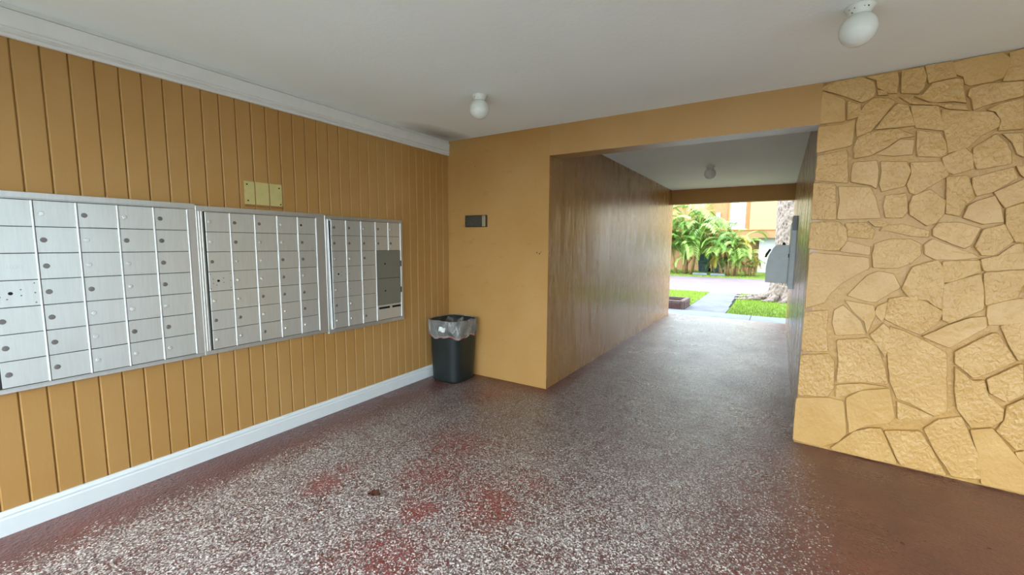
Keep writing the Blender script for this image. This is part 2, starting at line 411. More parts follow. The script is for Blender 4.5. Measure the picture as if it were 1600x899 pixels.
STONES = [
 [(0.03,2.58),(0.137,2.495),(0.148,2.347),(0.023,2.351)],
 [(0.144,2.488),(0.224,2.451),(0.232,2.369),(0.153,2.349)],
 [(0.038,2.605),(0.069,2.625),(0.213,2.625),(0.279,2.582),(0.293,2.519),(0.286,2.486),(0.226,2.459),(0.136,2.515),(0.05,2.585)],
 [(0.227,2.625),(0.396,2.625),(0.407,2.573),(0.403,2.481),(0.36,2.489),(0.296,2.536),(0.285,2.59),(0.257,2.604)],
 [(0.408,2.625),(0.516,2.625),(0.536,2.562),(0.53,2.49),(0.505,2.457),(0.416,2.479)],
 [(0.523,2.625),(0.636,2.625),(0.649,2.608),(0.665,2.531),(0.609,2.53),(0.546,2.519)],
 [(0.649,2.616),(0.706,2.622),(0.783,2.625),(0.848,2.623),(0.878,2.586),(0.877,2.534),(0.86,2.485),(0.818,2.474),(0.73,2.47),(0.709,2.485),(0.7,2.526),(0.666,2.55)],
 [(0.881,2.615),(0.93,2.625),(0.945,2.459),(0.867,2.467),(0.884,2.517),(0.89,2.568)],
 [(0.518,2.451),(0.562,2.516),(0.668,2.524),(0.698,2.508),(0.71,2.43),(0.727,2.364),(0.668,2.383),(0.572,2.392),(0.48,2.45)],
 [(0.294,2.528),(0.352,2.508),(0.359,2.478),(0.303,2.488)],
 [(0.728,2.447),(0.797,2.463),(0.946,2.447),(0.953,2.365),(0.851,2.349),(0.803,2.338),(0.756,2.32),(0.743,2.385),(0.726,2.408)],
 [(0.368,2.459),(0.398,2.433),(0.285,2.26),(0.214,2.235),(0.204,2.317),(0.217,2.385),(0.241,2.442),(0.287,2.478)],
 [(0.405,2.422),(0.459,2.4),(0.484,2.324),(0.507,2.267),(0.417,2.267),(0.307,2.27),(0.345,2.338)],
 [(0.408,2.463),(0.496,2.414),(0.621,2.383),(0.728,2.353),(0.743,2.317),(0.648,2.343),(0.604,2.372),(0.471,2.403)],
 [(0.475,2.393),(0.598,2.368),(0.617,2.286),(0.647,2.214),(0.511,2.257),(0.493,2.323)],
 [(0.622,2.342),(0.744,2.307),(0.834,2.288),(0.865,2.247),(0.868,2.208),(0.8,2.171),(0.749,2.106),(0.672,2.08),(0.653,2.183),(0.63,2.268)],
 [(0.222,2.225),(0.283,2.252),(0.418,2.253),(0.506,2.204),(0.435,2.203),(0.373,2.153),(0.294,2.109),(0.214,2.097),(0.207,2.164)],
 [(0.315,2.107),(0.386,2.148),(0.436,2.193),(0.51,2.18),(0.509,2.085),(0.418,2.085)],
 [(0.512,2.241),(0.623,2.209),(0.654,2.151),(0.668,2.075),(0.636,2.054),(0.525,2.072),(0.514,2.186)],
 [(0.014,2.332),(0.135,2.327),(0.199,2.353),(0.191,2.184),(0.018,2.154)],
 [(0.019,2.14),(0.176,2.159),(0.196,1.924),(0.019,1.96)],
 [(0.211,2.072),(0.335,2.071),(0.35,1.998),(0.346,1.874),(0.309,1.903),(0.201,1.933),(0.201,2.048)],
 [(0.347,2.065),(0.486,2.05),(0.511,1.983),(0.486,1.882),(0.368,1.855),(0.351,1.909),(0.357,1.997)],
 [(0.503,2.035),(0.638,2.026),(0.681,1.943),(0.541,1.833),(0.515,1.849),(0.498,1.898),(0.516,1.965)],
 [(0.648,2.05),(0.738,2.096),(0.768,2.056),(0.783,1.974),(0.704,1.949),(0.668,1.977)],
 [(0.769,2.096),(0.866,2.174),(0.915,2.106),(0.938,2.052),(0.945,1.982),(0.798,1.96),(0.776,2.023)],
 [(0.81,2.31),(0.862,2.34),(0.954,2.353),(0.97,2.176),(0.867,2.18),(0.873,2.238),(0.844,2.297)],
 [(0.879,2.168),(0.972,2.158),(0.985,2.012),(0.953,2.035),(0.927,2.107)],
 [(0.953,1.973),(0.989,1.97),(0.995,1.896),(0.976,1.917)],
 [(0.784,1.918),(0.948,1.963),(0.971,1.902),(0.874,1.823),(0.811,1.803),(0.789,1.861)],
 [(0.672,1.932),(0.764,1.932),(0.792,1.844),(0.807,1.795),(0.767,1.751),(0.749,1.686),(0.688,1.704),(0.682,1.785)],
 [(0.009,1.946),(0.118,1.922),(0.14,1.682),(0.01,1.689)],
 [(0.137,1.912),(0.31,1.894),(0.343,1.82),(0.381,1.684),(0.146,1.681),(0.153,1.812)],
 [(0.39,1.836),(0.496,1.843),(0.514,1.724),(0.489,1.681),(0.401,1.684),(0.384,1.765)],
 [(0.53,1.819),(0.603,1.853),(0.674,1.782),(0.674,1.701),(0.644,1.651),(0.608,1.635),(0.526,1.706),(0.519,1.759)],
 [(0.888,1.822),(0.996,1.889),(1.007,1.768),(0.936,1.735),(0.911,1.781)],
 [(0.782,1.747),(0.814,1.775),(0.887,1.803),(0.918,1.733),(0.937,1.645),(0.857,1.634),(0.764,1.677)],
 [(0.945,1.724),(1.008,1.753),(1.028,1.525),(0.997,1.533),(0.953,1.629)],
 [(0.659,1.648),(0.752,1.649),(0.848,1.611),(0.814,1.508),(0.79,1.486),(0.641,1.566),(0.637,1.609)],
 [(0.391,1.636),(0.491,1.648),(0.63,1.597),(0.625,1.552),(0.537,1.561),(0.429,1.594),(0.376,1.598)],
 [(0.012,1.662),(0.159,1.659),(0.2,1.615),(0.207,1.521),(0.165,1.467),(0.016,1.479)],
 [(0.192,1.658),(0.313,1.659),(0.359,1.604),(0.35,1.544),(0.214,1.558),(0.204,1.615)],
 [(0.212,1.534),(0.346,1.492),(0.344,1.433),(0.174,1.458)],
 [(0.362,1.513),(0.432,1.544),(0.539,1.544),(0.59,1.514),(0.595,1.445),(0.551,1.385),(0.487,1.353),(0.364,1.351),(0.353,1.439)],
 [(0.857,1.603),(0.94,1.634),(0.986,1.533),(0.918,1.447),(0.864,1.446),(0.831,1.499)],
 [(0.601,1.511),(0.64,1.549),(0.791,1.471),(0.833,1.455),(0.861,1.431),(0.748,1.414),(0.663,1.412),(0.61,1.445)],
 [(0.315,1.666),(0.389,1.668),(0.422,1.648),(0.399,1.625),(0.353,1.631)],
 [(0.023,1.455),(0.342,1.422),(0.352,1.345),(0.209,1.234),(0.142,1.144),(0.119,1.083),(0.022,1.032)],
 [(0.919,1.435),(0.99,1.517),(1.028,1.525),(1.036,1.442)],
 [(0.233,1.148),(0.339,1.302),(0.393,1.333),(0.477,1.318),(0.521,1.225),(0.396,1.109),(0.324,1.118)],
 [(0.533,1.244),(0.566,1.362),(0.676,1.409),(0.702,1.358),(0.71,1.255),(0.717,1.103),(0.693,1.118),(0.652,1.158),(0.569,1.16),(0.527,1.217)],
 [(0.463,1.144),(0.542,1.165),(0.635,1.141),(0.725,1.079),(0.702,1.005),(0.633,0.924),(0.531,0.966),(0.452,1.008)],
 [(0.721,1.256),(0.866,1.329),(0.882,1.25),(0.893,1.117),(0.759,1.02),(0.732,1.034),(0.723,1.135)],
 [(0.885,1.341),(1.043,1.361),(1.049,1.293),(1.027,1.198),(0.907,1.143)],
 [(0.72,1.273),(0.703,1.401),(0.857,1.411),(0.866,1.349),(0.761,1.288)],
 [(0.866,1.42),(1.033,1.467),(1.041,1.376),(0.883,1.354)],
 [(0.64,0.911),(0.758,1.002),(0.849,1.058),(0.914,1.073),(0.925,1.011),(0.858,0.946),(0.773,0.855)],
 [(0.921,1.136),(0.996,1.173),(1.058,1.194),(1.07,1.056),(1.003,1.04),(0.934,1.024),(0.924,1.078)],
 [(0.798,0.838),(0.947,0.977),(0.973,0.98),(1.018,0.898),(1.063,0.817),(0.979,0.743),(0.893,0.675),(0.802,0.76)],
 [(0.985,1.018),(1.014,1.035),(1.07,1.05),(1.089,0.838),(1.07,0.827),(1.033,0.9)],
 [(0.487,0.953),(0.533,0.937),(0.642,0.888),(0.758,0.819),(0.79,0.439),(0.745,0.4),(0.627,0.455),(0.558,0.476),(0.516,0.577),(0.486,0.798)],
 [(0.004,1.009),(0.144,1.039),(0.147,0.845),(0.163,0.731),(0.007,0.711)],
 [(0.004,0.685),(0.168,0.72),(0.203,0.674),(0.216,0.476),(0.186,0.396),(0.007,0.368)],
 [(0.172,1.042),(0.223,1.086),(0.331,0.981),(0.367,0.885),(0.193,0.855),(0.166,0.947)],
 [(0.231,1.115),(0.383,1.091),(0.399,1.031),(0.369,0.898),(0.351,0.978),(0.289,1.038)],
 [(0.407,1.088),(0.455,1.125),(0.45,1.021),(0.439,0.983),(0.397,1.04)],
 [(0.201,0.829),(0.371,0.868),(0.42,0.841),(0.473,0.702),(0.505,0.56),(0.366,0.547),(0.222,0.511),(0.221,0.677)],
 [(0.387,0.887),(0.448,0.972),(0.476,0.937),(0.479,0.816),(0.472,0.749),(0.431,0.827)],
 [(0.226,0.494),(0.367,0.533),(0.506,0.547),(0.369,0.498),(0.277,0.432),(0.227,0.411)],
 [(0.289,0.411),(0.37,0.485),(0.51,0.53),(0.538,0.392),(0.549,0.337),(0.527,0.297),(0.402,0.244),(0.322,0.162)],
 [(0.004,0.346),(0.194,0.386),(0.272,0.383),(0.301,0.152),(0.26,0.083),(0.171,0.021),(0.004,0.023),(0.004,0.174)],
 [(0.552,0.458),(0.625,0.437),(0.743,0.392),(0.733,0.366),(0.566,0.326),(0.558,0.378)],
 [(0.351,0.182),(0.433,0.228),(0.489,0.24),(0.587,0.02),(0.449,0.012),(0.223,0.016)],
 [(0.5,0.233),(0.687,0.285),(0.836,0.012),(0.602,0.012)],
 [(0.698,0.297),(0.76,0.376),(0.864,0.421),(0.894,0.354),(0.955,0.193),(0.978,0.043),(0.854,0.018),(0.768,0.153)],
 [(0.911,0.346),(0.999,0.379),(1.06,0.296),(1.147,0.185),(1.162,0.021),(0.986,0.015),(0.96,0.195)],
 [(0.807,0.739),(0.888,0.664),(0.939,0.677),(0.964,0.582),(1.034,0.513),(1.036,0.445),(0.998,0.395),(0.91,0.362),(0.883,0.405),(0.841,0.466),(0.819,0.586)],
 [(0.946,0.687),(1.072,0.804),(1.092,0.807),(1.109,0.618),(1.045,0.553),(0.965,0.6)],
 [(1.053,0.531),(1.111,0.595),(1.138,0.288),(1.108,0.279),(1.024,0.372),(1.051,0.448)],
 [(1.112,0.256),(1.14,0.273),(1.146,0.205),(1.132,0.214)],
]
# ================================================================ SETTING
# floor slab of the lobby and passage
b = MB(); b.box((XL-.1, YO-.3, -.12), (XR, YB+.1, 0)); b.box((XP-.1, YB+.1, -.12), (XS+.1, YE+.06, 0))
struct(b.build('floor', M['floor'], fix=False), 'speckled terrazzo floor with worn dark red paint')
# ceilings
b = MB(); b.box((XL-.15, YO, ZC), (XR+.1, YB+.15, ZC+.2))
struct(b.build('ceiling', M['ceil'], fix=False), 'off-white painted lobby ceiling')
b = MB(); b.box((XP-.1, YB+.15, ZPC), (XS+.1, YE+.02, ZPC+.2))
struct(b.build('ceiling', M['ceil'], fix=False), 'off-white passage ceiling beyond the front beam')
# back wall left of the passage with the passage left wall behind it
b = MB(); b.box((XL-.1, YB, 0), (XP, YB+.2, ZC))
struct(b.build('wall_back', M['wall'], fix=False), 'plain mustard wall between the corner and the passage')
for (x, z, r_h) in ((-2.075, 1.405, .005), (-2.045, 1.395, .006), (-2.03, 1.41, .004), (-2.86, 2.33, .004)):
    hb = MB(); hb.lathe([(0, .0012), (r_h, .001), (r_h*1.2, 0)], n=9)
    o = hb.build('wall_hole', M['hole'], [q for q in COL.objects if q.name == 'wall_back'][0]); o.location = (x, YB, z); o.rotation_euler = (math.pi/2, 0, 0)
b = MB(); b.box((XP-.2, YB+.2, 0), (XP, YE, ZC)) ; b.add([(XP, YB+.0005, 0), (XP+.0006, YB+.0005, 0), (XP+.0006, YB+.2, 0), (XP, YB+.2, 0), (XP, YB+.0005, ZH), (XP+.0006, YB+.0005, ZH), (XP+.0006, YB+.2, ZH), (XP, YB+.2, ZH)],
    [(0,3,2,1),(4,5,6,7),(0,1,5,4),(1,2,6,5),(2,3,7,6),(3,0,4,7)])
struct(b.build('wall_passage_left', M['gloss'], fix=False), 'long glossy streaked mustard wall on the left of the passage')
b = MB(); b.box((XS, YB+.012, 0), (XS+.2, YE, ZC))
struct(b.build('wall_passage_right', M['gloss'], fix=False), 'narrow view of glossy wall on the right of the passage')
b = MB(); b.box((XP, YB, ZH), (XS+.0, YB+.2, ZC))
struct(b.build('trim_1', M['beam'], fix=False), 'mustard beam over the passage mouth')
b = MB(); b.box((XP, YE-.18, ZEB), (XS, YE, ZPC))
struct(b.build('trim_2', M['wall'], fix=False), 'mustard beam over the far end of the passage')
b = MB(); b.box((XR-.02, YO+.2, 2.32), (XR+.1, YB+.1, ZC))
struct(b.build('trim_7', M['wall'], fix=False), 'mustard beam over the open right side outside the picture')
b = MB(); b.box((XR-.02, 2.5, 0), (XR+.1, YB+.1, 2.32))
struct(b.build('wall_right', M['wall'], fix=False), 'mustard wall at the right end of the lobby outside the picture')
b = MB(); b.box((9.0, -9, -.05), (9.3, 9.4, 5.2))  # unseen wall added to hold back sky light from the right opening
struct(b.build('wall_added_blocker', M['white'], fix=False), 'pale wall added to cut light through the open right side, outside the picture')
# beam at the open side and outer columns carrying the roof
b = MB(); b.box((XL-.15, YO, 2.32), (XR+.1, YO+.2, ZC))
struct(b.build('trim_3', M['wall'], fix=False), 'mustard beam over the open side behind the viewer')
# roof above
b = MB(); b.box((XL-.3, YO-.1, ZC+.2), (XR+.3, YE+.1, ZC+.35))
struct(b.build('trim_4', M['roof'], fix=False), 'roof slab over lobby and passage')

# left wall: backing with single boards
b = MB(); b.box((XL-.15, YO, 0), (XL-.012, YB, ZC))
wl_ = struct(b.build('wall_left', M['groove'], fix=False), 'mustard wall of vertical boards carrying the mailboxes')
pitch = .1015; g0 = .523
prof = [(0, -.014), (pitch-.002, -.014), (pitch-.002, -.006), (pitch-.008, 0), (.006, 0), (0, -.006)]
b = MB(); b.prism(prof, .02, ZC-.01, lambda p, q, t: (q, p, t))
bme = b.mesh('board', M['board'])
yy = g0 - pitch*18
k = 0
while yy < YB - .01:
    wdt = min(pitch, YB - yy)
    o = inst('board', bme, wl_, (XL + rnd.uniform(-.0008, .0008), yy, 0), scale=(1, wdt/pitch, 1))
    yy += pitch
# unpainted patch: three cream slips, one per board, brown margin below and around
for (y0, y1) in ((1.565, g0+pitch*11-.004), (g0+pitch*11+.004, g0+pitch*12-.004), (g0+pitch*12+.004, 1.836)):
    b = MB(); b.box((XL, y0, 1.764), (XL+.0016, y1, 1.927))
    o = b.build('bare_patch', M['cream'], wl_, fix=False); o['label'] = 'cream patch of bare board with screw holes'
    b = MB(); b.box((XL, y0, 1.746), (XL+.0013, y1, 1.764))
    b.build('patch_margin', M['ghost'], wl_, fix=False)
for (y, z) in ((1.585, 1.905), (1.588, 1.79), (1.815, 1.90), (1.822, 1.778)):
    b = MB(); b.lathe([(0, .0022), (.0055, .0022), (.0055, 0)], n=10)
    o = b.build('screw_hole', M['hole'], wl_); o.rotation_euler = (0, math.pi/2, 0); o.location = (XL+.0008, y, z)

# ceiling moulding on the left wall
mp = [(0, 2.478), (.016, 2.478), (.022, 2.484), (.022, 2.494), (.014, 2.500), (.014, 2.506), (.026, 2.512), (.026, 2.520), (.020, 2.528), (.030, 2.598), (.030, 2.606), (0, 2.606)]
b = MB(); b.prism(mp, YO+.2, YB, lambda p, q, t: (XL+p, t, q))
struct(b.build('trim_5', M['trim']), 'white crown moulding along the top of the board wall')
b = MB(); b.box((XL, YO+.2, 2.612), (XL+.018, YB, ZC))
struct(b.build('trim_6', M['trim'], fix=False), 'thin white strip above the crown moulding')
bp = [(0, 0), (.018, 0), (.018, .086), (.013, .092), (.013, .100), (.016, .104), (.012, .114), (.006, .120), (.006, .1265), (0, .1265)]
b = MB(); b.prism(bp, YO, YB, lambda p, q, t: (XL+p, t, q))
struct(b.build('baseboard_left', M['base']), 'white stepped baseboard under the board wall')

# stone wall: mortar backing and single stones
SO = Vector((.185, 3.765, 0)); SD = Vector((1.215, -.075, 0)).normalized(); SN = Vector((SD.y, -SD.x, 0))
def sp(u, z, h): return SO + SD*u + SN*h + Vector((0, 0, z))
LEN = 3.15
b = MB()
q = [sp(.001, 0, -.013), sp(LEN, 0, -.013), sp(LEN, 0, -.25), sp(.03, 0, -.25)]
q2 = [p + Vector((0, 0, ZC)) for p in q]
b.add(q + q2, [(0,3,2,1),(4,5,6,7),(0,1,5,4),(1,2,6,5),(2,3,7,6),(3,0,4,7)])
ws = struct(b.build('wall_stone', M['mortar'], fix=False), 'mustard painted flagstone wall right of the passage')

def clip(poly, px, pz, nx, nz):
    out = []
    for i in range(len(poly)):
        a = poly[i]; c = poly[(i+1) % len(poly)]
        da = (a[0]-px)*nx + (a[1]-pz)*nz; dc = (c[0]-px)*nx + (c[1]-pz)*nz
        if da <= 0: out.append(a)
        if da*dc < 0:
            t = da/(da-dc); out.append((a[0]+(c[0]-a[0])*t, a[1]+(c[1]-a[1])*t))
    return out
extra = []
pts = []
for i in range(9):
    for j in range(11):
        pts.append((1.28 - .0889*(.12+j*.24) + i*.245 + rnd.uniform(-.09, .09), .12 + j*.24 + rnd.uniform(-.09, .09) + (i % 2)*.1))
for i, p in enumerate(pts):
    poly = [(1.166, .012), (LEN-.01, .012), (LEN-.01, 2.625), (.934, 2.625)]
    for j, q_ in enumerate(pts):
        if i == j: continue
        nx, nz = q_[0]-p[0], q_[1]-p[1]
        if nx*nx+nz*nz > .8: continue
        poly = clip(poly, (p[0]+q_[0])/2, (p[1]+q_[1])/2, nx, nz)
        if not poly: break
    if len(poly) > 2: extra.append(poly)

def chaikin(p, r=.18):
    o = []
    for i in range(len(p)):
        a, c = p[i], p[(i+1) % len(p)]
        o.append((a[0]*(1-r)+c[0]*r, a[1]*(1-r)+c[1]*r)); o.append((a[0]*r+c[0]*(1-r), a[1]*r+c[1]*(1-r)))
    return o
def stone(poly, ins, rr):
    A = sum(poly[i][0]*poly[(i+1) % len(poly)][1] - poly[(i+1) % len(poly)][0]*poly[i][1] for i in range(len(poly)))/2
    if A < 0: poly = poly[::-1]; A = -A
    # inset each edge
    n = len(poly); P = []
    for i in range(n):
        a, c, d = Vector(poly[i-1]), Vector(poly[i]), Vector(poly[(i+1) % n])
        e1 = (c-a).normalized(); e2 = (d-c).normalized()
        n1 = Vector((-e1.y, e1.x)); n2 = Vector((-e2.y, e2.x)); m = n1+n2
        if m.length < .3: m = n1
        m = m.normalized() * min(ins/max(.35, m.normalized().dot(n1)), ins*2.5)
        P.append((c.x+m.x, c.y+m.y))
    P = chaikin(P, .05)
    # a few wobble points along long edges
    Q = []
    for i in range(len(P)):
        a, c = P[i], P[(i+1) % len(P)]
        Q.append(a); L = math.hypot(c[0]-a[0], c[1]-a[1])
        if L > .07:
            nn = int(L/.05)
            for t in range(1, nn):
                f = t/nn; w = rnd.uniform(-.0022, .0022)
                Q.append((a[0]+(c[0]-a[0])*f - (c[1]-a[1])/L*w, a[1]+(c[1]-a[1])*f + (c[0]-a[0])/L*w))
    P = Q; n = len(P)
    cx = sum(p[0] for p in P)/n; cz = sum(p[1] for p in P)/n
    size = math.sqrt(A)
    h = rnd.uniform(.000, .012) + (.004 if size > .2 else 0)
    tx, tz = rnd.uniform(-.025, .025), rnd.uniform(-.025, .025)
    if min(p[0] for p in poly) < .05: h, tx = .003, 0
    def H(u, z): return h + (u-cx)*tx + (z-cz)*tz
    rings = [(1.0, None), (1.0, -.004), (1-min(.05, .004/size*1.6)*1.0, 0), (.62, .0), (.3, .0)]
    vs = []; fs = []
    for k, (s_, dh) in enumerate(rings):
        for (u, z) in P:
            uu, zz = cx+(u-cx)*s_, cz+(z-cz)*s_
            hh = -.022 if dh is None else H(uu, zz) + dh + (rnd.uniform(-.0009, .0009) if k >= 3 else rnd.uniform(-.0004, .0004))
            vs.append(sp(uu, min(zz, ZC-.002), hh))
    vs.append(sp(cx, cz, H(cx, cz)))
    for k in range(len(rings)-1):
        for i in range(n):
            fs.append((k*n+i, k*n+(i+1) % n, (k+1)*n+(i+1) % n, (k+1)*n+i))
    k = len(rings)-1
    for i in range(n): fs.append((k*n+i, k*n+(i+1) % n, len(vs)-1))
    m = MB(); m.add(vs, fs)
    o = m.build('stone', M['stone'], ws)
    for p_ in o.data.polygons: p_.use_smooth = True
    try: o.data.set_sharp_from_angle(angle=math.radians(22))
    except Exception: pass
for poly in STONES:
    poly = [((0.0 if u < .055 else u), z) for u, z in poly]
    stone(poly, rnd.choice((-.0035, -.0025, -.001, .0005, .002)), .1)
for poly in extra: stone(poly, .003, .1)

# ================================================================ MAILBOX BANKS
XM = XL                                     # boards' face
def lockmesh(mat, r=.0105):
    b = MB(); b.lathe([(0, .006), (r*.45, .006), (r*.5, .0045), (r*.85, .0045), (r, .002), (r, 0)], n=12)
    b.box((-.0012, -.004, .0055), (.0012, .004, .0068))
    return b.mesh('lock', mat, bevel=0)
LK = [lockmesh(M['lock']), lockmesh(M['lock_d'])]
_b = MB(); _b.lathe([(0, .0012), (.0085, .0012), (.0085, 0)], n=12); HOLE = _b.mesh('lock_hole', M['hole'])
_b = MB(); _b.lathe([(0, .003), (.0028, .0022), (.0036, 0)], n=8); RIVET = _b.mesh('rivet', M['lock_d'])
_door_cache = {}
def door_mesh(w, h, mat, name='mail_door'):
    key = (round(w, 3), round(h, 3), mat.name)
    if key not in _door_cache:
        b = MB(); b.box((0, .0, .0), (.006, w, h)); _door_cache[key] = b.mesh(name, mat, bevel=.0012)
    return _door_cache[key]
RX = (0, math.pi/2, 0)
DARK = {1: [(0,1),(2,0),(4,0),(1,1),(1,2),(3,1),(4,2),(0,3),(1,3),(1,4),(0,4),(0,5),(1,5),(3,5),(4,5),(1,6),(0,6),(4,1),(2,3),(4,3)],
        2: [(1,0),(2,0),(1,1),(4,1),(3,2),(4,2),(3,3),(2,4),(4,4),(0,5),(1,5),(4,5),(2,6),(0,2),(3,4)],
        3: [(0,0),(1,0),(3,0),(0,1),(1,1),(2,1),(3,1),(4,1),(2,2),(0,5),(2,6)]}
def bank(idx, y_out, y_in, zt, zb, z_out_t, z_out_b, label):
    t = empty('mailbox_bank', (XM, (y_out[0]+y_out[1])/2, z_out_b), label, 'mailbox', 'aluminium mailbox banks on the board wall')
    ox, oy, oz = t.location
    def P(o): o.parent = t; return o
    y0, y1 = y_out[0]-oy, y_out[1]-oy; top = z_out_t-z_out_b
    D = .028
    # frame: four members with a raised inner lip
    b = MB()
    yi0, yi1 = y_in[0]-oy, y_in[-1]-oy; zi0, zi1 = zb-oz, zt-oz
    b.box((0, y0, zi1+.006), (D, y1, top)); b.box((0, y0, 0), (D, y1, zi0-.006))
    b.box((0, y0, zi0-.006), (D, yi0-.006, zi1+.006)); b.box((0, yi1+.006, zi0-.006), (D, y1, zi1+.006))
    P(b.build('frame', M['frame'], bevel=.002))
    for za in (zi1+.001, zi0-.006):
        b = MB(); b.box((D-.002, yi0-.006, za), (D+.005, yi1+.006, za+.005)); P(b.build('inner_lip', M['frame'], bevel=.001))
    b = MB(); b.box((.0, yi0-.006, zi0-.006), (.012, yi1+.006, zi1+.006)); P(b.build('recess_back', M['gap'], fix=False))
    rows = 7; rh = (zi1-zi0)/rows
    for c in range(5):
        ya, yb = y_in[c]-oy, y_in[c+1]-oy
        for r in range(rows):
            if idx == 3 and c >= 3 and r >= 2: continue
            w, h = yb-ya-.009, rh-.0035
            z = zi1-(r+1)*rh+.00175
            d = P(inst('mail_door', door_mesh(w, h, M['door'])))
            d.location = (D-.006+rnd.uniform(-.0007, .0007), ya+.0065, z)
            d.rotation_euler = (rnd.uniform(-.003, .003), 0, rnd.uniform(-.006, .006))
            if c == 0 and r == 3:
                d['label'] = 'master-lock door with a round hole and rivets'
                o = inst('lock_hole', HOLE, d, (.0056, w*.38, h*.52), RX)
                for (a, e) in ((.16, .62), (.16, .4), (.60, .65), (.60, .42), (.9, .88), (.9, .5), (.9, .12), (.06, .12), (.06, .88), (.3, .3)):
                    inst('rivet', RIVET, d, (.0056, w*a, h*e), RX)
            elif idx == 2 and c == 4 and r == 0:
                inst('lock_hole', HOLE, d, (.0056, .022, h*.52), RX)
                d['label'] = 'mail door with a black hole where its lock was'
            elif idx == 3 and ((c, r) in ((1, 3), (2, 3), (1, 4), (2, 4), (2, 5))):
                inst('rivet', RIVET, d, (.0056, .02, h*.5), RX)
            else:
                dk = (c, r) in DARK[idx]
                s_ = (1.12 if dk else 1.0) * (1.12 if idx == 1 else 1)
                inst('lock', LK[1 if dk else 0], d, (.0056, .024, h*.50), RX, (s_, s_, 1))
            if idx == 1 and c == 0 and r == 2:
                fc = bpy.data.curves.new('door_number', 'FONT'); fc.body = '1030'; fc.size = .030; fc.extrude = .0001
                fc.materials.append(M['frame'])
                tmp = bpy.data.objects.new('door_number_text', fc); COL.objects.link(tmp)
                dg = bpy.context.evaluated_depsgraph_get(); nm = bpy.data.meshes.new_from_object(tmp.evaluated_get(dg)); bpy.data.objects.remove(tmp)
                fo = bpy.data.objects.new('door_number', nm); COL.objects.link(fo); fo.parent = d
                fo.location = (.0061, .052, h*.42); fo.rotation_euler = (math.pi/2, 0, math.pi/2)
                d['label'] = 'mail door with a faint engraved number'
        # bright divider at the right of each column
        hgt0 = zi0 if not (idx == 3 and c == 3) else zi1-2*rh
        b = MB(); b.box((D-.010, yb-.0030, hgt0), (D+.004, yb+.0034, zi1-.002))
        P(b.build('divider', M['polish'], bevel=.0008))
    if idx == 3:
        ya, yb = y_in[3]-oy, y_in[5]-oy
        for (ra, rb) in ((2, 4), (4, 5.9)):
            w, h = yb-ya-.009, (rb-ra)*rh-.004
            d = P(inst('parcel_door', door_mesh(w, h, M['door_d'], 'parcel_door'), None, (D-.006, ya+.0065, zi1-rb*rh+.002)))
            d['label'] = 'darker grey parcel door'
            inst('lock_hole', HOLE, d, (.0056, w*.33, h*.52), RX)
            b = MB(); b.box((.002, w-.004, h*.4), (.012, w+.004, h*.62)); o = b.build('hinge', M['black'], d, fix=False)
        w, h = yb-ya-.009, 1.1*rh-.004
        d = P(inst('outgoing_slot_panel', door_mesh(w, h, M['door'], 'outgoing_slot_panel'), None, (D-.006, ya+.0065, zi0+.002)))
        for (a, e) in ((.05, .50), (.60, .97)):
            b = MB(); b.box((.0055, w*a, h*.72), (.0068, w*e, h*.86)); b.build('slot', M['hole'], d, fix=False)
        b = MB(); b.box((0, 0, 0), (.010, .006, zi1-zi0)); 
        o = P(b.build('door_edge_strip', M['polish'], bevel=.001)); o.location = (D+.002, yi0-.024, zi0); o.rotation_euler = (.010, 0, 0)
        b = MB(); b.box((0, 0, 0), (.004, .012, zi1-zi0-.02)); o = P(b.build('door_gap', M['hole'], fix=False)); o.location = (D, yi0-.016, zi0+.01)
        b = MB(); b.box((D-.004, yi0-.006, zi0), (D+.005, yi0-.001, zi1)); P(b.build('door_edge_strip', M['polish'], bevel=.001))
    if idx == 2:
        for dy, m_ in ((-.032, 'polish'), (-.018, 'frame')):
            b = MB(); b.box((D-.002, yi0+dy, zi0), (D+.004, yi0+dy+.004, zi1)); P(b.build('door_edge_strip', M[m_], bevel=.001))
    return t
bank(1, (.325, 1.245), [.362, .531, .692, .860, 1.026, 1.199], 1.700, .757, 1.738, .730,
     'aluminium mailbox bank nearest the viewer, cut by the left picture edge')
bank(2, (1.246, 2.168), [1.292, 1.446, 1.610, 1.771, 1.932, 2.088], 1.692, .760, 1.728, .730,
     'middle aluminium mailbox bank with one black lock hole at top right')
bank(3, (2.169, 3.030), [2.222, 2.371, 2.528, 2.690, 2.842, 2.998], 1.688, .748, 1.718, .712,
     'farthest aluminium mailbox bank with two large darker parcel doors')

# ================================================================ CEILING LIGHTS
def ceiling_light(x, y, z, label, soot):
    t = empty('ceiling_light', (x, y, z), label, 'ceiling light', 'porcelain globe lights')
    b = MB(); b.lathe([(0, 0), (.058, 0), (.060, -.006), (.052, -.014), (.043, -.036), (.044, -.042), (0, -.042)], n=32)
    b.build('lamp_holder', M['porcelain'], t, smooth=True)
    b = MB(); pr = [(.036, -.040)]
    for k in range(1, 17):
        a = math.pi*(.16 + .84*k/16); pr.append((max(.0004, .076*math.sin(a)), -.104 + .076*math.cos(a)*1.0))
    b.lathe(pr, n=36); b.build('globe', M['globe'], t, smooth=True)
    b = MB(); b.lathe([(.037, -.040), (.040, -.042), (.039, -.046), (.036, -.046)], n=28); b.build('collar_ring', M['elec_d'], t, smooth=True)
    for k in range(soot):
        a = rnd.uniform(3.6, 5.6); zz = rnd.uniform(-.034, -.016)
        s_ = rnd.uniform(.0018, .0035)
        rr = .043 + (zz+.036)*.41
        b = MB(); b.lathe([(0, .001), (s_, .0008), (s_, -.001)], n=8)
        o = b.build('paint_chip', M['black'], t); o.location = (rr*math.cos(a), rr*math.sin(a), zz); o.rotation_euler = (0, math.pi/2, a)
    return t
ceiling_light(-2.03, 2.73, ZC, 'white globe ceiling light near the board wall corner', 3)
